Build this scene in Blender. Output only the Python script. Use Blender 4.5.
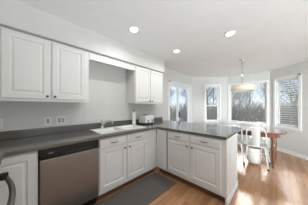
import bpy, bmesh, math, random
from mathutils import Vector, Matrix
for o in list(bpy.data.objects): bpy.data.objects.remove(o)
S = bpy.context.scene
C = S.collection
PI = math.pi
# ------------------------------------------------------------ camera
TH = 0.7732                      # heading of the lens measured from +X
cam = bpy.data.objects.new('camera', bpy.data.cameras.new('camera')); C.objects.link(cam)
cam.location = (0, 0, 1.31)
cam.rotation_euler = (PI/2, 0, TH - PI/2)
cam.data.sensor_width = 36; cam.data.lens = 126.0/308*36
cam.data.shift_y = 3.98/308; cam.data.clip_start = .02; cam.data.clip_end = 400
S.camera = cam
# ------------------------------------------------------------ sky, exposure
S.view_settings.view_transform = 'Standard'; S.view_settings.look = 'None'
S.view_settings.gamma = 1; S.view_settings.use_curve_mapping = False
S.view_settings.exposure = 0.9
DOWN_W = 2.9; PEND_W = .3; SUN = 3.8; SKY = 0.78; FILL_REAR = 16; FILL_SIDE = 2; FILL_BAY = 29
w = bpy.data.worlds.new('world'); S.world = w; w.use_nodes = True
nt = w.node_tree; bg = nt.nodes['Background']
tc = nt.nodes.new('ShaderNodeTexCoord'); sx = nt.nodes.new('ShaderNodeSeparateXYZ')
mr = nt.nodes.new('ShaderNodeMapRange'); mr.inputs['From Min'].default_value = -.05; mr.inputs['From Max'].default_value = .6
rp = nt.nodes.new('ShaderNodeValToRGB'); e = rp.color_ramp.elements
e[0].color = (.82, .84, .86, 1); e[1].color = (.33, .52, .90, 1); e[1].position = 1
k = e.new(.25); k.color = (.58, .71, .88, 1)
nz = nt.nodes.new('ShaderNodeTexNoise'); nz.inputs['Scale'].default_value = 5; nz.inputs['Detail'].default_value = 5
cr = nt.nodes.new('ShaderNodeMapRange'); cr.inputs['From Min'].default_value = .45; cr.inputs['From Max'].default_value = .62
mx = nt.nodes.new('ShaderNodeMixRGB'); mx.inputs[2].default_value = (.90, .92, .94, 1)
L = nt.links.new
L(tc.outputs['Generated'], sx.inputs[0]); L(sx.outputs['Z'], mr.inputs['Value']); L(mr.outputs[0], rp.inputs[0])
L(tc.outputs['Generated'], nz.inputs['Vector']); L(nz.outputs[0], cr.inputs['Value']); L(cr.outputs[0], mx.inputs[0])
L(rp.outputs[0], mx.inputs[1]); L(mx.outputs[0], bg.inputs['Color']); bg.inputs['Strength'].default_value = SKY
sun = bpy.data.objects.new('sun', bpy.data.lights.new('sun', 'SUN')); C.objects.link(sun)
sun.data.energy = SUN; sun.data.angle = .35; sun.data.color = (1, .96, .9)
sun.rotation_euler = Vector((math.cos(.10)*math.cos(.58), math.sin(.10)*math.cos(.58), math.sin(.58))).to_track_quat('Z', 'Y').to_euler()
def fill_light(name, loc, tgt, sx_, sy_, en, spread=180):      # added fill lamp, unseen, outside the walls behind the camera
    l = bpy.data.lights.new(name, 'AREA'); l.shape = 'RECTANGLE'; l.size = sx_; l.size_y = sy_; l.energy = en; l.color = (.86, .94, 1); l.spread = math.radians(spread)
    o = bpy.data.objects.new(name, l); C.objects.link(o); o.location = loc
    o.rotation_euler = (Vector(loc)-Vector(tgt)).to_track_quat('Z', 'Y').to_euler()
fill_light('rear_fill', (1.2, -3.7, .0), (.9, -.2, 2.2), 2.4, .8, FILL_REAR, 50)
fill_light('side_fill', (5.1, -1.85, .10), (3.4, -1.6, 2.4), 1.1, 1.0, FILL_SIDE)
fill_light('bay_fill', (.9, -2.85, 1.4), (5.2, .9, 1.15), 1.2, 1.5, FILL_BAY, 70)

# ------------------------------------------------------------ materials
def mat(name, col, rough=.5, metal=0., noise=None, bump=0., coat=0., spec=.5):
    """noise = (scale, colour2, contrast, stretch vector)"""
    m = bpy.data.materials.new(name); m.use_nodes = True; n = m.node_tree; b = n.nodes['Principled BSDF']
    b.inputs['Base Color'].default_value = (*col, 1); b.inputs['Roughness'].default_value = rough
    b.inputs['Metallic'].default_value = metal; b.inputs['Coat Weight'].default_value = coat
    b.inputs['Specular IOR Level'].default_value = spec
    t = n.nodes.new('ShaderNodeTexCoord'); mp = n.nodes.new('ShaderNodeMapping'); nz = n.nodes.new('ShaderNodeTexNoise')
    sc, c2, ct, st = noise or (6, tuple(x*.96 for x in col), 1, (1, 1, 1))
    mp.inputs['Scale'].default_value = st; nz.inputs['Scale'].default_value = sc; nz.inputs['Detail'].default_value = 4
    r = n.nodes.new('ShaderNodeMapRange'); r.inputs['From Min'].default_value = .5-.25/ct; r.inputs['From Max'].default_value = .5+.25/ct
    x = n.nodes.new('ShaderNodeMixRGB'); x.inputs[1].default_value = (*col, 1); x.inputs[2].default_value = (*c2, 1)
    k = n.links.new
    k(t.outputs['Object'], mp.inputs[0]); k(mp.outputs[0], nz.inputs['Vector']); k(nz.outputs[0], r.inputs['Value'])
    k(r.outputs[0], x.inputs[0]); k(x.outputs[0], b.inputs['Base Color'])
    if bump:
        bp = n.nodes.new('ShaderNodeBump'); bp.inputs['Strength'].default_value = bump; bp.inputs['Distance'].default_value = .002
        k(nz.outputs[0], bp.inputs['Height']); k(bp.outputs[0], b.inputs['Normal'])
    return m
M = {}
M['wall'] = mat('painted_wall', (.66, .65, .62), .8, bump=.1)
M['ceil'] = mat('ceiling_paint', (.88, .88, .875), .9, bump=.1)
M['trim'] = mat('white_trim', (.84, .84, .82), .4)
M['cab'] = mat('white_thermofoil', (.76, .75, .72), .38)
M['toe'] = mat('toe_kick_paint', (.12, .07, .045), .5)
M['shade_and_socket'] = mat('shade_line_and_socket_grey', (.40, .39, .36), .6)  # grey carries the painted shadow line above the cabinets, also used on sockets
M['bronze'] = mat('dark_bronze', (.09, .08, .07), .35, .8)
M['pull'] = mat('satin_nickel', (.17, .16, .145), .4, .7)
M['counter'] = mat('dark_speckled_laminate', (.098, .091, .074), .12, noise=(160, (.145, .135, .112), 1.5, (1, 1, 1)), spec=.75)
M['steel'] = mat('brushed_steel', (.34, .32, .285), .30, .95, noise=(30, (.29, .275, .245), 1, (12, 12, .4)))
M['chrome'] = mat('chrome', (.75, .75, .74), .12, 1)
M['black'] = mat('black_plastic', (.012, .011, .010), .35, spec=.3)
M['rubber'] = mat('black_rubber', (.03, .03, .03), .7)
M['sink'] = mat('white_enamel', (.86, .85, .82), .15)
M['plate'] = mat('white_plate', (.82, .81, .78), .4)
M['mat'] = mat('woven_mat', (.092, .076, .062), .95, noise=(60, (.112, .10, .088), 1.2, (1, 3, 1)), bump=.6)
M['metalw'] = mat('white_enamelled_metal', (.72, .73, .71), .3, .0, coat=.3)
M['wood'] = mat('reddish_brown_wood', (.20, .075, .035), .22, noise=(9, (.13, .045, .02), 1.2, (6, 1, 1)), coat=.9)
M['pot'] = mat('white_glazed', (.80, .79, .74), .35, noise=(5, (.78, .77, .62), 2.5, (1, 1, 1)))
M['paper'] = mat('paper', (.86, .85, .82), .9, bump=.3)
M['bark'] = mat('bark', (.22, .20, .17), .9, noise=(8, (.30, .275, .24), 1, (3, 3, .6)))
M['bark2'] = mat('grey_bark', (.46, .44, .38), .9, noise=(8, (.34, .32, .27), 1, (3, 3, .6)))
M['shade'] = mat('cream_shade', (.90, .86, .78), .8)
M['grass'] = mat('winter_lawn', (.38, .37, .29), .95, noise=(.6, (.48, .46, .41), 1.5, (1, 1, 1)))
M['siding'] = mat('grey_siding', (.42, .42, .40), .8)
M['roof'] = mat('shingle_roof', (.16, .15, .15), .9)
M['blind'] = mat('blind_vinyl', (.72, .73, .72), .5)
# pendant shade lets light through
n = M['shade'].node_tree; b = n.nodes['Principled BSDF']; b.inputs['Subsurface Weight'].default_value = 0
tr = n.nodes.new('ShaderNodeBsdfTranslucent'); tr.inputs[0].default_value = (.97, .92, .82, 1)
ms = n.nodes.new('ShaderNodeMixShader'); ms.inputs[0].default_value = .5
n.links.new(b.outputs[0], ms.inputs[1]); n.links.new(tr.outputs[0], ms.inputs[2]); n.links.new(ms.outputs[0], n.nodes['Material Output'].inputs[0])
# glass
g = bpy.data.materials.new('window_glass'); g.use_nodes = True; n = g.node_tree; n.nodes.remove(n.nodes['Principled BSDF'])
a_ = n.nodes.new('ShaderNodeBsdfTransparent'); a_.inputs[0].default_value = (.96, .97, .97, 1)
b_ = n.nodes.new('ShaderNodeBsdfGlossy'); b_.inputs['Roughness'].default_value = .02
lw = n.nodes.new('ShaderNodeLayerWeight'); pw = n.nodes.new('ShaderNodeMath'); pw.operation = 'POWER'; pw.inputs[1].default_value = 5
n.links.new(lw.outputs['Facing'], pw.inputs[0]); f_ = n.nodes.new('ShaderNodeMath'); f_.operation = 'MULTIPLY_ADD'; f_.inputs[1].default_value = .5; f_.inputs[2].default_value = .03; n.links.new(pw.outputs[0], f_.inputs[0])
c_ = n.nodes.new('ShaderNodeMixShader')
n.links.new(f_.outputs[0], c_.inputs[0]); n.links.new(a_.outputs[0], c_.inputs[1]); n.links.new(b_.outputs[0], c_.inputs[2]); n.links.new(c_.outputs[0], n.nodes['Material Output'].inputs[0])
M['glass'] = g
def emis(name, col, st):
    m = bpy.data.materials.new(name); m.use_nodes = True; b = m.node_tree.nodes['Principled BSDF']
    b.inputs['Base Color'].default_value = (*col, 1); b.inputs['Emission Color'].default_value = (*col, 1); b.inputs['Emission Strength'].default_value = st
    return m
M['lamp'] = emis('lamp_lens', (1, .97, .92), 6)
M['bulb'] = emis('bulb', (1, .85, .65), 1.5)
M['clock'] = mat('silver_print', (.42, .42, .40), .5)
# oak strip floor
def floor_mat():
    m = bpy.data.materials.new('oak_strip_floor'); m.use_nodes = True; n = m.node_tree; b = n.nodes['Principled BSDF']; k = n.links.new
    t = n.nodes.new('ShaderNodeTexCoord'); br = n.nodes.new('ShaderNodeTexBrick')
    br.inputs['Scale'].default_value = 1; br.inputs['Brick Width'].default_value = .95; br.inputs['Row Height'].default_value = .083
    br.inputs['Mortar Size'].default_value = .0016; br.inputs['Mortar Smooth'].default_value = .2; br.offset = .37
    br.inputs['Color1'].default_value = (.32, .150, .062, 1); br.inputs['Color2'].default_value = (.48, .26, .125, 1); br.inputs['Mortar'].default_value = (.13, .07, .035, 1)
    mp = n.nodes.new('ShaderNodeMapping'); mp.inputs['Scale'].default_value = (1.2, 14, 1); nz = n.nodes.new('ShaderNodeTexNoise'); nz.inputs['Scale'].default_value = 3; nz.inputs['Detail'].default_value = 6
    x = n.nodes.new('ShaderNodeMixRGB'); x.blend_type = 'MULTIPLY'; x.inputs[0].default_value = .5
    r = n.nodes.new('ShaderNodeValToRGB'); r.color_ramp.elements[0].color = (.62, .55, .5, 1); r.color_ramp.elements[0].position = .3; r.color_ramp.elements[1].color = (1.0, 1.0, 1.0, 1); r.color_ramp.elements[1].position = .65
    k(t.outputs['Object'], br.inputs['Vector']); k(t.outputs['Object'], mp.inputs[0]); k(mp.outputs[0], nz.inputs['Vector']); k(nz.outputs[0], r.inputs[0])
    k(br.outputs['Color'], x.inputs[1]); k(r.outputs[0], x.inputs[2]); k(x.outputs[0], b.inputs['Base Color'])
    b.inputs['Roughness'].default_value = .27; b.inputs['Coat Weight'].default_value = .25; b.inputs['Coat Roughness'].default_value = .2
    bp = n.nodes.new('ShaderNodeBump'); bp.inputs['Strength'].default_value = .25; bp.inputs['Distance'].default_value = .002
    k(nz.outputs[0], bp.inputs['Height']); k(bp.outputs[0], b.inputs['Normal'])
    return m
M['floor'] = floor_mat()

# ------------------------------------------------------------ mesh helpers
def obj(name, bm, m, parent=None, smooth=False, bevel=0, loc=None):
    me = bpy.data.meshes.new(name); bmesh.ops.recalc_face_normals(bm, faces=bm.faces); bm.to_mesh(me); bm.free()
    if smooth:
        for p in me.polygons: p.use_smooth = True
    me.materials.append(M[m]); o = bpy.data.objects.new(name, me); C.objects.link(o)
    if bevel:
        bv = o.modifiers.new('bevel', 'BEVEL'); bv.width = bevel; bv.segments = 2; bv.limit_method = 'ANGLE'; bv.angle_limit = .6
    if parent: o.parent = parent
    if loc: o.location = loc
    return o
def tag(o, label, cat, group=None, kind=None):
    o['label'] = label
    if cat: o['category'] = cat
    if group: o['group'] = group
    if kind: o['kind'] = kind
    return o
def thing(name, label, cat, loc=(0, 0, 0), rz=0, group=None):
    o = bpy.data.objects.new(name, None); C.objects.link(o); o.location = loc; o.rotation_euler = (0, 0, rz); o.empty_display_size = .1
    return tag(o, label, cat, group)
def struct(o, label=None):
    o['kind'] = 'structure'
    if label: o['label'] = label
    return o
def box(bm, x0, x1, y0, y1, z0, z1, mtx=None):
    r = bmesh.ops.create_cube(bm, size=1)
    for v in r['verts']:
        v.co = Vector((x0+(v.co.x+.5)*(x1-x0), y0+(v.co.y+.5)*(y1-y0), z0+(v.co.z+.5)*(z1-z0)))
        if mtx: v.co = mtx @ v.co
    return bm
def nb(): return bmesh.new()
def lathe(bm, prof, seg=24, c=(0, 0, 0), mtx=None):
    rings = []
    for r, z in prof:
        ring = []
        for i in range(seg):
            a = 2*PI*i/seg; p = Vector((c[0]+r*math.cos(a), c[1]+r*math.sin(a), c[2]+z))
            ring.append(bm.verts.new(mtx @ p if mtx else p))
        rings.append(ring)
    for a, b in zip(rings, rings[1:]):
        for i in range(seg): bm.faces.new((a[i], a[(i+1) % seg], b[(i+1) % seg], b[i]))
    bm.faces.new(rings[0]); bm.faces.new(rings[-1][::-1])
    return bm
def tube(bm, pts, rad, seg=10):
    pts = [Vector(p) for p in pts]; rads = rad if isinstance(rad, (list, tuple)) else [rad]*len(pts); rings = []
    up = None
    for i, p in enumerate(pts):
        d = (pts[min(i+1, len(pts)-1)]-pts[max(i-1, 0)]).normalized()
        if up is None: up = d.orthogonal().normalized()
        a = (up-d*up.dot(d)).normalized(); up = a; b = d.cross(a)
        rings.append([bm.verts.new(p+(a*math.cos(2*PI*k/seg)+b*math.sin(2*PI*k/seg))*rads[i]) for k in range(seg)])
    for a, b in zip(rings, rings[1:]):
        for i in range(seg): bm.faces.new((a[i], a[(i+1) % seg], b[(i+1) % seg], b[i]))
    bm.faces.new(rings[0]); bm.faces.new(rings[-1][::-1])
    return bm
def grid_slab(xs, ys, filled, z0, z1, tf):
    """plate of cells; tf(x,y,z)->Vector; only outer faces are made"""
    bm = nb(); V = {}
    def v(i, j, k):
        if (i, j, k) not in V: V[i, j, k] = bm.verts.new(tf(xs[i], ys[j], (z0, z1)[k]))
        return V[i, j, k]
    F = {(i, j) for i in range(len(xs)-1) for j in range(len(ys)-1) if filled((xs[i]+xs[i+1])/2, (ys[j]+ys[j+1])/2)}
    for i, j in F:
        bm.faces.new((v(i, j, 1), v(i+1, j, 1), v(i+1, j+1, 1), v(i, j+1, 1)))
        bm.faces.new((v(i, j+1, 0), v(i+1, j+1, 0), v(i+1, j, 0), v(i, j, 0)))
        for di, dj, a, b in ((-1, 0, (i, j), (i, j+1)), (1, 0, (i+1, j+1), (i+1, j)), (0, -1, (i+1, j), (i, j)), (0, 1, (i, j+1), (i+1, j+1))):
            if (i+di, j+dj) not in F: bm.faces.new((v(*a, 0), v(*b, 0), v(*b, 1), v(*a, 1)))
    return bm
def panel(bm, w_, h, t=.02, rail=.058, mtx=None, raised=True, x0=0, z0=0):
    """raised panel front, face looking to -y, occupying x0..x0+w, z0..z0+h, y 0..-t"""
    def loop(ins, y): return [bm.verts.new(mtx @ Vector(p) if mtx else Vector(p)) for p in ((x0+ins, y, z0+ins), (x0+w_-ins, y, z0+ins), (x0+w_-ins, y, z0+h-ins), (x0+ins, y, z0+h-ins))]
    seq = [(0, 0), (0, -t+.004), (.004, -t)]
    if raised: seq += [(rail, -t), (rail+.006, -t+.009), (rail+.016, -t+.009), (rail+.034, -t+.002)]
    ls = [loop(*q) for q in seq]
    for a, b in zip(ls, ls[1:]):
        for i in range(4): bm.faces.new((a[i], a[(i+1) % 4], b[(i+1) % 4], b[i]))
    bm.faces.new(ls[0][::-1]); bm.faces.new(ls[-1])
    return bm
def copy_tree(o, parent=None):
    c = o.copy(); C.objects.link(c); c.parent = parent
    for ch in list(o.children): copy_tree(ch, c)
    return c

# ------------------------------------------------------------ the room
W = 2.325; CH = 2.44
XL, YB = -.82, -2.6
A = (4.47, W); B = (5.4, 1.36); Cc = (5.4, .157); D = (4.47, -1.013)
plan = [(XL, W), A, B, Cc, D, (4.47, YB), (XL, YB)]
def slabpoly(name, pts, z0, z1, m):
    bm = nb(); a = [bm.verts.new((x, y, z0)) for x, y in pts]; b = [bm.verts.new((x, y, z1)) for x, y in pts]
    bm.faces.new(a[::-1]); bm.faces.new(b)
    for i in range(len(pts)): bm.faces.new((a[i], a[(i+1) % len(pts)], b[(i+1) % len(pts)], b[i]))
    return struct(obj(name, bm, m))
slabpoly('floor', plan, -.12, 0, 'floor')
slabpoly('ceiling', plan, CH, CH+.12, 'ceil')
def wall_tf(p, q):
    d = Vector((q[0]-p[0], q[1]-p[1], 0)); Ln = d.length; d.normalize(); nrm = Vector((d.y, -d.x, 0))   # inward (room on the right of p->q)
    return Ln, (lambda s, z, t: Vector((p[0], p[1], z))+d*s+nrm*t), d, nrm
def wall(name, p, q, openings=(), th=.14, m='wall'):
    Ln, tf, d, nrm = wall_tf(p, q)
    xs = sorted({0, Ln}|{o[0] for o in openings}|{o[1] for o in openings}); zs = sorted({0, CH}|{o[2] for o in openings}|{o[3] for o in openings})
    bm = grid_slab(xs, zs, lambda s, z: not any(o[0] < s < o[1] and o[2] < z < o[3] for o in openings), -th, 0, tf)
    return struct(obj(name, bm, m))
SD = (3.85, 5.20, 0.02, 2.03)       # sliding door opening, s measured from XL
W2 = (.52, 1.04, .72, 2.10)
W3 = (.075, 1.125, .72, 2.10)
W4 = (.165, .72, .72, 2.10)
wall('wall_back', (XL, W), A, [SD]); wall('wall_bay_left', A, B, [W2]); wall('wall_bay_middle', B, Cc, [W3]); wall('wall_bay_right', Cc, D, [W4])
wall('wall_right', D, (4.47, YB), [(.3, 1.4, .5, 2.2)]); wall('wall_front', (4.47, YB), (XL, YB), [(.5, 4.6, .05, 2.2)]); wall('wall_left', (XL, YB), (XL, W))

def wbox(bm, tf, s0, s1, z0, z1, t0, t1):
    vs = [bm.verts.new(tf(s, z, t)) for s in (s0, s1) for z in (z0, z1) for t in (t0, t1)]
    for f in ((0, 1, 3, 2), (4, 6, 7, 5), (0, 4, 5, 1), (2, 3, 7, 6), (0, 2, 6, 4), (1, 5, 7, 3)): bm.faces.new([vs[i] for i in f])
def frame_boxes(bm, tf, s0, s1, z0, z1, wd, t0, t1, top=None, bot=None):
    top = wd if top is None else top; bot = wd if bot is None else bot
    wbox(bm, tf, s0, s0+wd, z0, z1, t0, t1); wbox(bm, tf, s1-wd, s1, z0, z1, t0, t1)
    wbox(bm, tf, s0+wd, s1-wd, z1-top, z1, t0, t1); wbox(bm, tf, s0+wd, s1-wd, z0, z0+bot, t0, t1)
def window(n, p, q, o, label, double=True, rail=1.345):
    Ln, tf, d, nrm = wall_tf(p, q); s0, s1, z0, z1 = o
    root = bpy.data.objects.new('window_%d' % n, None); C.objects.link(root); struct(root, label)
    bm = nb(); frame_boxes(bm, tf, s0-.055, s1+.055, z0-.055, z1+.055, .055, .0005, .018); obj('casing', bm, 'trim', root)
    bm = nb(); wbox(bm, tf, s0-.075, s1+.075, z0-.02, z0+.005, -.05, .045); obj('sill', bm, 'trim', root, bevel=.004)
    bm = nb(); frame_boxes(bm, tf, s0+.001, s1-.001, z0+.006, z1-.001, .022, -.12, -.02); obj('jamb', bm, 'trim', root)
    a, b = s0+.024, s1-.024
    if double:
        bm = nb(); frame_boxes(bm, tf, a, b, rail-.018, z1-.024, .03, -.10, -.075); u = obj('upper_sash', bm, 'trim', root)
        bm = nb(); wbox(bm, tf, a+.03, b-.03, rail+.012, z1-.054, -.09, -.086); obj('glass', bm, 'glass', u)
        bm = nb(); frame_boxes(bm, tf, a, b, z0+.03, rail+.018, .03, -.07, -.045, bot=.045); u = obj('lower_sash', bm, 'trim', root)
        bm = nb(); wbox(bm, tf, a+.03, b-.03, z0+.075, rail-.012, -.06, -.056); obj('glass', bm, 'glass', u)
    else:
        bm = nb(); frame_boxes(bm, tf, a, b, z0+.03, z1-.024, .022, -.09, -.06); u = obj('sash', bm, 'trim', root)
        bm = nb(); wbox(bm, tf, a+.022, b-.022, z0+.052, z1-.046, -.078, -.074); obj('glass', bm, 'glass', u)
    return root, tf
window(1, A, B, W2, 'narrow double hung window beside the sliding door')
window(2, B, Cc, W3, 'wide picture window in the middle of the bay', double=False)
r4, tf4 = window(3, Cc, D, W4, 'narrow double hung window on the right side of the bay')
# patio door
Ln, tf, d, nrm = wall_tf((XL, W), A); s0, s1, z0, z1 = SD
dr = bpy.data.objects.new('door_1', None); C.objects.link(dr); struct(dr, 'white sliding glass patio door in the kitchen wall')
bm = nb(); wbox(bm, tf, s0-.055, s0, 0, z1+.055, .0005, .018); wbox(bm, tf, s1, s1+.055, 0, z1+.055, .0005, .018); wbox(bm, tf, s0, s1, z1, z1+.055, .0005, .018); obj('casing', bm, 'trim', dr)
bm = nb(); frame_boxes(bm, tf, s0+.001, s1-.001, z0, z1-.001, .03, -.13, -.01); obj('door_frame', bm, 'trim', dr)
md = 3.585-XL
bm = nb(); frame_boxes(bm, tf, s0+.032, md+.04, z0+.03, z1-.032, .06, -.06, -.03, bot=.1); u = obj('sliding_panel', bm, 'trim', dr)
bm = nb(); wbox(bm, tf, s0+.092, md-.02, z0+.13, z1-.092, -.047, -.043); obj('glass', bm, 'glass', u)
bm = nb(); wbox(bm, tf, md+.0, md+.02, .95, 1.15, -.03, .005); obj('door_handle', bm, 'black', u, bevel=.004)
bm = nb(); frame_boxes(bm, tf, md-.03, s1-.032, z0+.03, z1-.032, .06, -.10, -.07, bot=.1); u = obj('fixed_panel', bm, 'trim', dr)
bm = nb(); wbox(bm, tf, md+.03, s1-.092, z0+.13, z1-.092, -.087, -.083); obj('glass', bm, 'glass', u)
# unseen window added behind the camera to let the fill lamps in
Ln, tf, d, nrm = wall_tf((4.47, YB), (XL, YB))
rw = bpy.data.objects.new('window_4', None); C.objects.link(rw); struct(rw)  # unseen rear window, added for fill
bm = nb(); frame_boxes(bm, tf, .501, 4.599, .051, 2.199, .05, -.12, .01)
for k in (1, 2): wbox(bm, tf, .5+k*1.367-.03, .5+k*1.367+.03, .1, 2.15, -.1, -.04)
obj('window_frame', bm, 'trim', rw)  # frame of the added rear window
bm = nb(); wbox(bm, tf, .55, 4.55, .10, 2.15, -.09, -.086); obj('glass', bm, 'glass', rw)
Ln, tf, d, nrm = wall_tf(D, (4.47, YB))
rw = bpy.data.objects.new('window_5', None); C.objects.link(rw); struct(rw)  # unseen side window, added for fill as well
bm = nb(); frame_boxes(bm, tf, .301, 1.399, .501, 2.199, .05, -.12, .01); obj('window_frame', bm, 'trim', rw)  # frame of the added side window
bm = nb(); wbox(bm, tf, .35, 1.35, .55, 2.15, -.09, -.086); obj('glass', bm, 'glass', rw)
# baseboards
def baseboard(name, p, q, a=0, b=None):
    Ln, tf, d, nrm = wall_tf(p, q); b = Ln if b is None else b
    bm = nb(); wbox(bm, tf, a, b, 0, .095, .0005, .014); wbox(bm, tf, a, b, 0, .03, .014, .024); struct(obj(name, bm, 'trim', bevel=.003))
baseboard('baseboard_bay_left', A, B, .02, None); baseboard('baseboard_bay_middle', B, Cc, .02, 1.18); baseboard('baseboard_bay_right', Cc, D); baseboard('baseboard_back', (XL, W), A, 3.32, SD[0]-.06)
# soffit above the wall cabinets
bm = nb(); box(bm, XL, 2.40, W-.345, W-.0005, 2.145, CH-.0005); struct(obj('trim_1', bm, 'wall'), 'painted soffit above the wall cabinets')

# ------------------------------------------------------------ cabinets
MY = Matrix.Identity(4)
def knob(parent, x, y, z, mtx=None):
    bm = nb(); R = (mtx or MY) @ Matrix.Translation((x, y, z)) @ Matrix.Rotation(PI/2, 4, 'X')
    lathe(bm, [(.006, 0), (.005, .012), (.011, .017), (.0135, .022), (.011, .027), (.004, .029)], 16, mtx=R)
    return obj('knob', bm, 'bronze', parent, smooth=True)
def pull(parent, x, y, z, mtx=None):
    bm = nb(); R = (mtx or MY) @ Matrix.Translation((x, y, z))
    pts = [(-.045, 0, 0), (-.043, -.018, 0), (-.03, -.026, -.001), (0, -.029, -.003), (.03, -.026, -.001), (.043, -.018, 0), (.045, 0, 0)]
    tube(bm, [R @ Vector(p) for p in pts], [.006, .005, .0055, .0065, .0055, .005, .006], 8)
    return obj('pull', bm, 'pull', parent, smooth=True)
def door(parent, mtx, x0, x1, z0, z1, kx=None, kz=None, raised=True, name='door', hw='knob', t=.02):
    bm = nb(); panel(bm, x1-x0, z1-z0, t, mtx=mtx, raised=raised, x0=x0, z0=z0, rail=.058 if z1-z0 > .3 else .03)
    o = obj(name, bm, 'cab', parent)
    if kx is not None: (knob if hw == 'knob' else pull)(o, kx, -t, kz, mtx)
    return o
FY = W-.61          # carcass face of wall run  (front plane y)
def T(x, y, a=0): return Matrix.Translation((x, y, 0)) @ Matrix.Rotation(a, 4, 'Z')
def local(x, y, a=0): return None
# -- base units on the sink wall. carcass local frame: x right, -y toward room, origin at face plane
def base_unit(name, label, mtxT, w_, doors, depth=.60, extra=None, open_left=False, group=None):
    x, y, a = mtxT
    t = thing(name, label, 'cabinet', (x, y, 0), a, group)
    bm = nb(); box(bm, .0005, w_-.0005, 0, depth, .105, .874); obj('body', bm, 'cab', t, bevel=.0015)
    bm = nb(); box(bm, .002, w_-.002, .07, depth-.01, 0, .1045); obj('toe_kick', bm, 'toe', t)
    for q in doors: door(t, None, *q[:4], **q[4])
    return t
base_unit('base_cabinet', 'white base cabinet with one door left of the dishwasher', (-.45, FY, 0), .5425,
          [(.018, .526, .155, .855, dict(kx=None))])
base_unit('base_cabinet', 'white sink base cabinet with two doors and two drawer fronts right of the dishwasher', (.690, FY, 0), 1.155-.004,
          [(.012, .428, .155, .722, dict(kx=.392, kz=.672)), (.444, .862, .155, .722, dict(kx=.480, kz=.672)),
           (.012, .428, .738, .855, dict(kx=.22, kz=.797, name='drawer', hw='pull', raised=False)),
           (.444, .862, .738, .855, dict(kx=.653, kz=.797, name='drawer', hw='pull', raised=False))])
# -- peninsula: faces -X (towards the cook); local x runs along -Y
PX = 1.845
pen = base_unit('base_cabinet', 'white peninsula cabinet with two doors and two drawers', (PX, 1.452, -PI/2), .962,
          [(.014, .456, .155, .722, dict(kx=.420, kz=.672)), (.474, .912, .155, .722, dict(kx=.510, kz=.672)),
           (.014, .456, .738, .855, dict(kx=.235, kz=.797, name='drawer', hw='pull', raised=False)),
           (.474, .912, .738, .855, dict(kx=.693, kz=.797, name='drawer', hw='pull', raised=False))], depth=.61)
bm = nb(); box(bm, .963, .983, -.004, .612, .0, .874); obj('end_panel', bm, 'cab', pen, bevel=.002)
bm = nb(); box(bm, .9835, .993, -.004, .612, .0, .085); obj('base_trim', bm, 'trim', pen, bevel=.003)
cc = base_unit('corner_cabinet', 'white corner cabinet with a tall narrow door where the counter turns', (PX, FY-.004, -PI/2), .2575,
          [(.006, .247, .125, .862, dict(kx=None, raised=False, t=.026))], depth=.60)
bm = nb(); box(bm, .247, .2565, -.004, -.0005, .12, .874); box(bm, .004, .247, -.004, -.0005, .862, .874); obj('gap_shade', bm, 'rubber', cc)  # dark strips stand in for the shade in the gaps around the door
# outlet on the end panel
o = thing('outlet', 'white outlet plate on the end panel of the peninsula', 'outlet', (2.05, 1.452-.983-.0005, .60))
bm = nb(); box(bm, -.036, .036, -.006, 0, -.058, .058); obj('plate', bm, 'plate', o, bevel=.003)
bm = nb(); box(bm, -.017, .017, -.008, -.0062, -.036, .036); obj('socket', bm, 'trim', o)

# dishwasher
dx0, dx1 = .0965, .6865
t = thing('dishwasher', 'stainless steel dishwasher with black control panel under the counter', 'dishwasher', (dx0, FY, 0))
w_ = dx1-dx0
bm = nb(); box(bm, .004, w_-.004, .002, .57, .10, .868); obj('tub', bm, 'black', t)
bm = nb(); box(bm, .006, w_-.006, -.03, .0015, .125, .765); obj('door', bm, 'steel', t, bevel=.006)
bm = nb(); box(bm, .004, w_-.004, -.034, .0015, .772, .869); cp = obj('control_panel', bm, 'black', t, bevel=.005)
bm = nb(); box(bm, .07, .112, -.0355, -.0342, .824, .831); obj('badge', bm, 'clock', cp)
bm = nb(); box(bm, .215, .50, -.039, -.0342, .786, .812); obj('handle_grip', bm, 'rubber', cp, bevel=.003)
bm = nb(); box(bm, .01, w_-.01, .045, .55, 0.0, .099); obj('toe_kick', bm, 'black', t)

# worktop with sink cutout
CY = FY-.035; CXe = 1.815; CXb = 2.845; CYe = .468
SX0, SX1, SY0, SY1 = .745, 1.60, 1.775, 2.235
xs = [XL+.001, -.125, SX0+.02, SX1-.02, CXe, CXb]; ys = [CYe, CY-.225, CY, SY0+.02, SY1-.02, W-.001]
def cut(x, y):
    if SX0+.02 < x < SX1-.02 and SY0+.02 < y < SY1-.02: return False
    if y > CY: return True
    return x > CXe or (x < -.125 and y > CY-.225)
bm = grid_slab(xs, ys, cut, .8755, .914, lambda x, y, z: Vector((x, y, z)))
ct = obj('worktop', bm, 'counter', bevel=.004); tag(ct, 'long dark grey laminate worktop turning into the peninsula', 'countertop')
bm = nb(); box(bm, XL+.002, 2.71, W-.020, W-.0008, .9143, 1.016); obj('backsplash', bm, 'counter', ct, bevel=.003)

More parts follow.
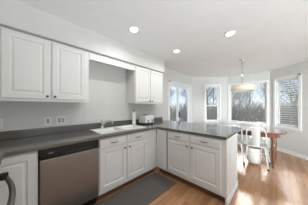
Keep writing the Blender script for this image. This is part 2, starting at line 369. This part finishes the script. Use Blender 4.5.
# sink
t = thing('sink', 'white drop-in double bowl kitchen sink set in the worktop', 'sink', ((SX0+SX1)/2, (SY0+SY1)/2, .9143))
hx, hy_ = (SX1-SX0)/2, (SY1-SY0)/2
bowls = [(-hx+.035, -.015, -hy_+.035, hy_-.085), (.015, hx-.035, -hy_+.035, hy_-.085)]
xs = sorted({-hx, hx}|{q for b in bowls for q in b[:2]}); ys = sorted({-hy_, hy_}|{q for b in bowls for q in b[2:]})
bm = grid_slab(xs, ys, lambda x, y: not any(b[0] < x < b[1] and b[2] < y < b[3] for b in bowls), .0005, .012, lambda x, y, z: Vector((x, y, z)))
obj('rim', bm, 'sink', t, bevel=.004)
for b in bowls:
    bm = nb(); lv = [(0, .004), (.004, -.01), (.012, -.15), (.05, -.17)]; rings = []
    for ins, z in lv: rings.append([bm.verts.new(p) for p in ((b[0]+ins, b[2]+ins, z), (b[1]-ins, b[2]+ins, z), (b[1]-ins, b[3]-ins, z), (b[0]+ins, b[3]-ins, z))])
    for p, q in zip(rings, rings[1:]):
        for i in range(4): bm.faces.new((p[i], p[(i+1) % 4], q[(i+1) % 4], q[i]))
    bm.faces.new(rings[-1]); bw = obj('bowl', bm, 'sink', t)
    bm = nb(); lathe(bm, [(.04, 0), (.04, .003), (.03, .004), (.028, .001)], 20, ((b[0]+b[1])/2, (b[2]+b[3])/2, -.1695)); obj('drain', bm, 'chrome', bw, smooth=True)
# faucet on the rear ledge of the sink
t = thing('faucet', 'chrome single lever faucet behind the white sink', 'faucet', (.945, SY1-.042, .9268))
bm = nb(); lathe(bm, [(.032, 0), (.032, .006), (.024, .012), (.022, .07), (.024, .10), (.018, .115), (.006, .12)], 20)
obj('base', bm, 'chrome', t, smooth=True)
bm = nb(); tube(bm, [(.0, -.01, .05), (.02, -.05, .10), (.05, -.10, .135), (.08, -.15, .135), (.095, -.18, .115), (.097, -.185, .095)], [.016, .015, .0135, .013, .014, .015], 12); obj('spout', bm, 'chrome', t, smooth=True)
bm = nb(); tube(bm, [(0, 0, .115), (.0, .008, .15), (.006, .03, .185), (.012, .05, .205)], [.012, .010, .008, .011], 10); obj('lever', bm, 'chrome', t, smooth=True)
# paper towel stand
t = thing('paper_towel_holder', 'white paper towel roll on a stand beside the sink', 'paper towel', (1.645, 2.21, .9143))
bm = nb(); lathe(bm, [(.065, 0), (.065, .008), (.055, .012), (.004, .013)], 28); obj('base', bm, 'chrome', t, smooth=True)
bm = nb(); lathe(bm, [(.036, .0135), (.038, .018), (.038, .265), (.036, .27), (.016, .27)], 28); obj('paper_roll', bm, 'paper', t, smooth=True)
bm = nb(); lathe(bm, [(.006, .271), (.006, .292), (.014, .300), (.016, .312), (.012, .326), (.003, .330)], 16); obj('finial', bm, 'bronze', t, smooth=True)
# toaster
t = thing('toaster', 'white and steel four slice toaster with dark base in the counter corner', 'toaster', (1.94, 2.145, .9143))
bm = nb(); box(bm, -.13, .13, -.135, .135, .0, .022); obj('base', bm, 'black', t, bevel=.006)
bm = nb(); box(bm, -.125, .125, -.13, .13, .0225, .195); obj('body', bm, 'plate', t, bevel=.02)
for x in (-.085, -.04, .04, .085):
    bm = nb(); box(bm, x-.011, x+.011, -.10, .10, .1951, .197); obj('slot', bm, 'black', t)
for x in (-.062, .062):
    bm = nb(); box(bm, x-.017, x+.017, -.150, -.1305, .075, .10); lv = obj('lever', bm, 'black', t, bevel=.004)
    bm = nb(); lathe(bm, [(.013, 0), (.013, .012), (.010, .016)], 16, mtx=Matrix.Translation((x, -.1302, .045)) @ Matrix.Rotation(PI/2, 4, 'X')); obj('dial', bm, 'bronze', t, smooth=True)
bm = nb(); box(bm, -.045, .045, -.035, .035, .1975, .212); obj('rack', bm, 'bronze', t, bevel=.006)
# wall outlets above the counter
def plate(x0, x1, z0, z1, n, label, name='outlet'):
    o = thing(name, label, 'outlet', ((x0+x1)/2, W-.0006, (z0+z1)/2)); hw, hh = (x1-x0)/2, (z1-z0)/2
    bm = nb(); box(bm, -hw, hw, -.006, 0, -hh, hh); obj('plate', bm, 'plate', o, bevel=.003)
    for i in range(n):
        cx = (i-(n-1)/2)*.046; bm = nb(); box(bm, cx-.016, cx+.016, -.009, -.0062, -.034, .034); obj('socket', bm, 'toe' if n == 9 else 'shade_and_socket', o, bevel=.002)
plate(.190, .266, 1.045, 1.162, 1, 'white single outlet plate on the wall under the wall cabinets')
plate(.322, .440, 1.045, 1.162, 2, 'wide double gang white outlet plate right of the single one')
plate(-.255, -.180, 1.045, 1.162, 1, 'white outlet plate at the left edge of the photo')

# ------------------------------------------------------------ wall cabinets
UY = W-.31
def upper(x0, x1, label, doors):
    t = thing('wall_cabinet', label, 'cabinet', (x0, UY, 1.37)); w_ = x1-x0
    bm = nb(); box(bm, .0008, w_-.0008, 0, .309, .012, .765); obj('body', bm, 'cab', t, bevel=.0015)
    bm = nb(); box(bm, 0.001, w_-.001, -.012, .02, 0, .0115); obj('light_rail', bm, 'cab', t)
    for a, b, kx in doors: door(t, None, a, b, .032, .742, kx=kx, kz=.062)
    return t
upper(-.80, -.183, 'white wall cabinet cut off by the left edge of the photo', [(.30, .602, .34)])
upper(-.181, .668, 'white wall cabinet with two doors left of the sink', [(.012, .396, .371), (.416, .802, .445)])
upper(1.523, 2.365, 'white wall cabinet with two doors right of the sink', [(.012, .412, .378), (.424, .828, .458)])
bm = nb(); box(bm, .6695, 1.5215, UY-.0, UY+.02, 2.02, 2.135)
tag(obj('valance', bm, 'cab', bevel=.0015), 'white valance board bridging the two wall cabinets over the sink', 'valance')
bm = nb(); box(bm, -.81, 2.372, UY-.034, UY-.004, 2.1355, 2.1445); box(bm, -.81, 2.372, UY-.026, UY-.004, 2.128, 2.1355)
tag(obj('crown_strip', bm, 'shade_and_socket', bevel=.002), 'thin moulding strip along the top of the wall cabinets', 'moulding')  # moulding coloured grey to paint in the gap shadow below the soffit

# ------------------------------------------------------------ range at the left edge (only its door handle is in view)
t = thing('range_cooker', 'steel range whose curved door handle shows at the lower left corner', 'range', (-.165, 1.04, 0), 0)
bm = nb(); box(bm, -.64, -.001, -.375, .375, .03, .905); obj('body', bm, 'steel', t, bevel=.004)
bm = nb(); box(bm, 0.0, .028, -.37, .37, .17, .86); od = obj('oven_door', bm, 'steel', t, bevel=.004)
bm = nb(); box(bm, -.63, .0, -.37, .37, .9055, .918); obj('cooktop', bm, 'black', t, bevel=.003)
bm = nb(); box(bm, .0285, .031, -.25, .25, .3, .68); obj('oven_window', bm, 'black', od)
for y in (-.355, .355):
    bm = nb(); box(bm, .0285, .082, y-.022, y+.022, .79, .832); obj('handle_bracket', bm, 'black', od, bevel=.006)
bm = nb(); tube(bm, [(.068+.048*(1-(k/8)**2), k/8*.35, .808) for k in range(-8, 9)], .014, 12); obj('handle', bm, 'steel', od, smooth=True)
for y in (-.36, .31):
    bm = nb(); box(bm, -.6, -.03, y, y+.05, 0, .0295); obj('foot', bm, 'black', t)
bm = nb(); box(bm, XL+.02, -.47, 1.43, FY-.002, .0, .874); tag(obj('filler_cabinet', bm, 'cab', bevel=.002), 'white filler cabinet between the range and the corner', 'cabinet')

# ------------------------------------------------------------ mat
bm = nb(); box(bm, .25, 1.80, 1.225, 1.715, .0005, .010)
tag(obj('floor_mat', bm, 'mat', bevel=.004), 'dark grey-brown woven floor mat along the sink cabinets', 'rug')

# ------------------------------------------------------------ recessed lights
def downlight(x, y, label, seen=True):
    t = thing('recessed_light', label, 'ceiling light', (x, y, CH-.0006), 0, 'recessed ceiling lights')
    bm = nb(); lathe(bm, [(.078, 0), (.078, -.004), (.056, -.006), (.054, -.001)], 32); obj('trim_ring', bm, 'trim', t, smooth=True)
    bm = nb(); lathe(bm, [(.053, -.003), (.053, -.0065), (.03, -.009), (.002, -.0095)], 32); obj('lens', bm, 'lamp', t, smooth=True)
    l = bpy.data.lights.new('downlight', 'AREA'); l.shape = 'DISK'; l.size = .10; l.energy = DOWN_W; l.color = (.95, .97, 1); l.spread = math.radians(165)
    lo = bpy.data.objects.new('downlight', l); C.objects.link(lo); lo.parent = t; lo.location = (0, 0, -.02)
downlight(1.116, 1.50, 'recessed round ceiling light nearest the soffit over the sink')
downlight(2.157, 1.464, 'recessed round ceiling light farther back near the corner of the room')
downlight(2.218, .52, 'recessed round ceiling light above the end of the peninsula')
for x, y in ((.3, .1), (1.2, -.9), (3.0, -1.2), (-.1, -1.7)):  # lights out of view, added to brighten the room
    downlight(x, y, 'unseen ceiling light added behind the camera as fill')

# ------------------------------------------------------------ pendant over the table
t = thing('pendant_lamp', 'cream drum pendant hanging on a thin rod over the dining table', 'pendant lamp', (3.68, .605, CH-.0006))
bm = nb(); lathe(bm, [(.065, 0), (.065, -.012), (.03, -.03), (.008, -.034)], 24); obj('canopy', bm, 'chrome', t, smooth=True)
bm = nb(); tube(bm, [(0, 0, -.03), (0, 0, -.63)], .008, 10); obj('rod', bm, 'chrome', t, smooth=True)
bm = nb()
rings = []
for r, z in ((.232, -.615), (.24, -.755), (.236, -.755), (.228, -.615)):
    rings.append([bm.verts.new((r*math.cos(2*PI*i/40), r*math.sin(2*PI*i/40), z)) for i in range(40)])
for a, b in zip(rings, rings[1:]+rings[:1]):
    for i in range(40): bm.faces.new((a[i], a[(i+1) % 40], b[(i+1) % 40], b[i]))
sh = obj('lamp_shade', bm, 'shade', t, smooth=True)
bm = nb(); [tube(bm, [(0, 0, -.625), (.228*math.cos(a), .228*math.sin(a), -.625)], .004, 6) for a in (0, 2*PI/3, 4*PI/3)]; obj('spider', bm, 'chrome', sh)
bm = nb(); lathe(bm, [(.014, -.63), (.016, -.65), (.03, -.685), (.028, -.71), (.012, -.73), (.002, -.733)], 20); obj('bulb', bm, 'bulb', t, smooth=True)
l = bpy.data.lights.new('pendant_glow', 'POINT'); l.energy = PEND_W; l.color = (1, .85, .68); l.shadow_soft_size = .04
lo = bpy.data.objects.new('pendant_glow', l); C.objects.link(lo); lo.parent = t; lo.location = (0, 0, -.755)

# ------------------------------------------------------------ dining table
ANG = math.radians(-2)
t = thing('dining_table', 'reddish brown wooden dining table with rounded ends and turned legs', 'table', (3.98, .62, 0), ANG)   # long axis = local y
def superell(bm, a, b, z0, z1, n=3.2, seg=48, inset=.01):
    lv = [(0-inset, z0), (0, z0+.006), (0, z1-.008), (-inset, z1)]; rings = []
    for d, z in lv:
        ring = []
        for i in range(seg):
            q = 2*PI*i/seg; cx, sy = math.cos(q), math.sin(q)
            ring.append(bm.verts.new(((a+d)*math.copysign(abs(cx)**(2/n), cx), (b+d)*math.copysign(abs(sy)**(2/n), sy), z)))
        rings.append(ring)
    for p, q in zip(rings, rings[1:]):
        for i in range(seg): bm.faces.new((p[i], p[(i+1) % seg], q[(i+1) % seg], q[i]))
    bm.faces.new(rings[0][::-1]); bm.faces.new(rings[-1])
bm = nb(); superell(bm, .44, .785, .732, .76); obj('tabletop', bm, 'wood', t)
bm = nb(); superell(bm, .36, .68, .64, .7315, inset=.001); obj('apron', bm, 'wood', t)
for x in (-.27, .27):
    for y in (-.57, .57):
        bm = nb(); lathe(bm, [(.020, 0), (.024, .03), (.020, .06), (.028, .10), (.033, .22), (.040, .42), (.036, .50), (.026, .53), (.040, .55), (.026, .57), (.042, .60), (.042, .6395)], 20, (x, y, 0))
        obj('leg', bm, 'wood', t, smooth=True)

# ------------------------------------------------------------ metal chairs (face local +x)
def make_chair(label):
    t = thing('dining_chair', label, 'chair', (0, 0, 0), 0, 'white metal chairs around the dining table')
    bm = nb(); superell(bm, .185, .18, .425, .445, n=6, seg=40, inset=.008); obj('seat', bm, 'metalw', t)
    bm = nb()
    pts = [(-.165, -.165, .44), (-.195, -.170, .60), (-.225, -.165, .74), (-.24, -.14, .815), (-.247, -.08, .845), (-.25, 0, .85), (-.247, .08, .845), (-.24, .14, .815), (-.225, .165, .74), (-.195, .170, .60), (-.165, .165, .44)]
    tube(bm, pts, .012, 10); obj('back_frame', bm, 'metalw', t, smooth=True)
    bm = nb(); segs = [(-.168, .440), (-.19, .56), (-.22, .70), (-.243, .84)]
    rows = []
    for x, z in segs:
        hw = .058+.02*(z-.44)/.4
        rows.append([bm.verts.new((x+dx-.012*math.cos(j/4*PI-PI/2), (j/4-.5)*2*hw, z)) for dx in (0, .004) for j in range(5)])
    for a, b in zip(rows, rows[1:]):
        for j in range(4):
            bm.faces.new((a[j], a[j+1], b[j+1], b[j])); bm.faces.new((a[5+j+1], a[5+j], b[5+j], b[5+j+1]))
        bm.faces.new((a[0], b[0], b[5], a[5])); bm.faces.new((a[4], a[9], b[9], b[4]))
    obj('splat', bm, 'metalw', t, smooth=False)
    for sx in (-1, 1):
        for sy in (-1, 1):
            a = Vector((sx*.15, sy*.15, .426)); b = Vector((sx*(.205 if sx > 0 else .215), sy*.20, .02))
            bm = nb(); tube(bm, [a, a.lerp(b, .5), b], [.022, .017, .013], 4); lg = obj('leg', bm, 'metalw', t)
            bm = nb(); tube(bm, [b+Vector((0, 0, -.0195)), b+Vector((0, 0, .012))], .018, 10); obj('foot_cap', bm, 'rubber', lg)
    bm = nb()
    for sy in (-1, 1): tube(bm, [(-.182, sy*.178, .22), (0, 0, .25), (.178, -sy*.178, .22)], .007, 6)
    obj('cross_brace', bm, 'metalw', t)
    return t
ch = make_chair('white metal dining chair with rounded tub under it, on the near side of the table')
spots = [(3.69, .32, -.02, None),
         (3.72, .76, .05, 'white metal dining chair partly behind the peninsula on the near side of the table'),
         (4.50, 1.04, PI-.2, 'white metal dining chair on the window side, back toward the narrow window'),
         (4.58, .38, PI-.1, 'white metal dining chair on the window side, back toward the wide window')]
for i, (x, y, a, lab) in enumerate(spots):
    o = ch if i == 0 else copy_tree(ch)
    o.location = (x, y, 0); o.rotation_euler = (0, 0, a)
    if lab: o['label'] = lab
bm = nb(); lathe(bm, [(.05, .001), (.095, .02), (.125, .07), (.14, .16), (.142, .28), (.136, .37), (.128, .372), (.132, .28), (.128, .16), (.11, .07), (.05, .03)], 32, (3.68, .385, 0))
tag(obj('floor_tub', bm, 'pot', smooth=True), 'white rounded tub on the floor under the near dining chair', 'tub')

# ------------------------------------------------------------ blind in the right window
s0, s1, z0, z1 = W4
t = thing('window_blind', 'white slatted blind lowered in the right bay window', 'blind')
bm = nb(); wbox(bm, tf4, s0+.024, s1-.024, z1-.05, z1-.026, -.045, -.018); obj('headrail', bm, 'blind', t)
bm = nb(); z = z0+.06
while z < z1-.07:
    vs = [bm.verts.new(tf4(s, z+dz, tt)) for s in (s0+.028, s1-.028) for dz, tt in ((.009, -.020), (-.009, -.044))]
    bm.faces.new((vs[0], vs[1], vs[3], vs[2])); z += .062
sl = obj('slats', bm, 'blind', t); so = sl.modifiers.new('t', 'SOLIDIFY'); so.thickness = .0012
bm = nb(); [wbox(bm, tf4, s-.001, s+.001, z0+.04, z1-.05, -.033, -.031) for s in (s0+.10, s1-.10)]; wbox(bm, tf4, s0+.026, s1-.026, z0+.032, z0+.045, -.044, -.02); obj('bottom_rail', bm, 'blind', t)

def bracket(p, q, s, z, label):
    Ln, tf, d, nrm = wall_tf(p, q); bm = nb(); wbox(bm, tf, s-.018, s+.018, z-.02, z+.02, .0185, .05)
    tag(obj('curtain_bracket', bm, 'pull', bevel=.004), label, 'bracket')
bracket((XL, W), A, SD[0]-.02, 2.065, 'small dark bracket at the upper left corner of the sliding door')
bracket(Cc, D, W4[1]+.03, 2.135, 'small dark bracket at the upper right corner of the right bay window')
# ------------------------------------------------------------ outdoors
GZ = -.55
bm = nb(); vs = [bm.verts.new(p) for p in ((-60, -60, GZ), (140, -60, GZ), (140, 120, GZ), (-60, 120, GZ))]; bm.faces.new(vs)
tag(obj('lawn', bm, 'grass'), 'dull winter lawn outside the windows', 'lawn', kind='stuff')
def tree_mesh(seed, h, r, dens=3, depth=4):
    rnd = random.Random(seed); tr = nb(); tw = nb()
    def branch(p, d, ln, r, lev):
        n = 3; pts = [p]; dd = d.copy()
        for i in range(n):
            dd = (dd+Vector((rnd.gauss(0, .12), rnd.gauss(0, .12), rnd.gauss(.05, .08)))).normalized(); pts.append(pts[-1]+dd*ln/n)
        tube(tr if lev == 0 else tw, pts, [r*(1-.55*i/n) for i in range(n+1)], 5 if lev < 2 else 3)
        if lev >= depth: return
        for k in range(dens + (4 if lev == 0 else 0)):
            f = rnd.uniform(.35 if lev == 0 else .25, 1); q = f*n; i = min(int(q), n-1); base = pts[i].lerp(pts[i+1], q-i)
            side = Vector((rnd.gauss(0, 1), rnd.gauss(0, 1), 0)).normalized()
            nd = (dd*.75+side*rnd.uniform(.5, 1.0)+Vector((0, 0, .25))).normalized()
            branch(base, nd, ln*rnd.uniform(.45, .65), r*(.45 if lev else .38), lev+1)
    branch(Vector((0, 0, 0)), Vector((0, 0, 1)), h*.7, r, 0)
    return tr, tw
def tree(seed, h, r, m, x, y, label, group=None, **kw):
    t = thing('bare_tree', label, 'tree', (x, y, GZ-.02), 0, group)
    tr, tw = tree_mesh(seed, h, r, **kw); obj('trunk', tr, m, t); obj('branches', tw, m, t)
    return t
t1 = tree(3, 9, .15, 'bark', 11.5, 4.2, 'dark leafless tree seen through the left part of the wide bay window', dens=4)
t2 = tree(8, 8, .13, 'bark', 12.5, 2.9, 'dark leafless tree seen through the middle of the wide bay window', dens=4)
t3 = tree(12, 7, .08, 'bark2', 11.0, 4.95, 'slender grey leafless tree seen through the narrow bay window', dens=3)
t4 = tree(21, 6.5, .10, 'bark2', 6.9, 6.3, 'grey leafless tree seen through the sliding door', dens=4)
t5 = tree(33, 7.5, .10, 'bark', 10.5, -.5, 'leafless tree seen through the right bay window', dens=4)
rnd = random.Random(5)
src = [t1, t2, t3, t4, t5]
for i in range(55):
    a = rnd.uniform(-.35, 1.35); R = rnd.uniform(17, 34)
    o = copy_tree(src[i % 5]); o.location = (R*math.cos(a), R*math.sin(a), GZ-.02); o.rotation_euler = (0, 0, rnd.uniform(0, 6.28)); s = rnd.uniform(.7, 1.1); o.scale = (s, s, s*.9)
    o['label'] = 'bare tree in the distant woods behind the lawn'; o['group'] = 'bare trees of the distant woods'
# undergrowth
bm = nb(); rnd = random.Random(9)
for i in range(1500):
    a = rnd.uniform(-.4, 1.4); R = rnd.uniform(14, 30); p = Vector((R*math.cos(a), R*math.sin(a), GZ-.02)); hh = rnd.uniform(1.0, 2.6)
    for k in range(3): tube(bm, [p, p+Vector((rnd.gauss(0, .25), rnd.gauss(0, .25), hh*.5)), p+Vector((rnd.gauss(0, .6), rnd.gauss(0, .6), hh))], [.035, .03, .012], 3)
tag(obj('undergrowth', bm, 'bark2'), 'grey brown thicket of leafless brush behind the lawn', 'brush', kind='stuff')
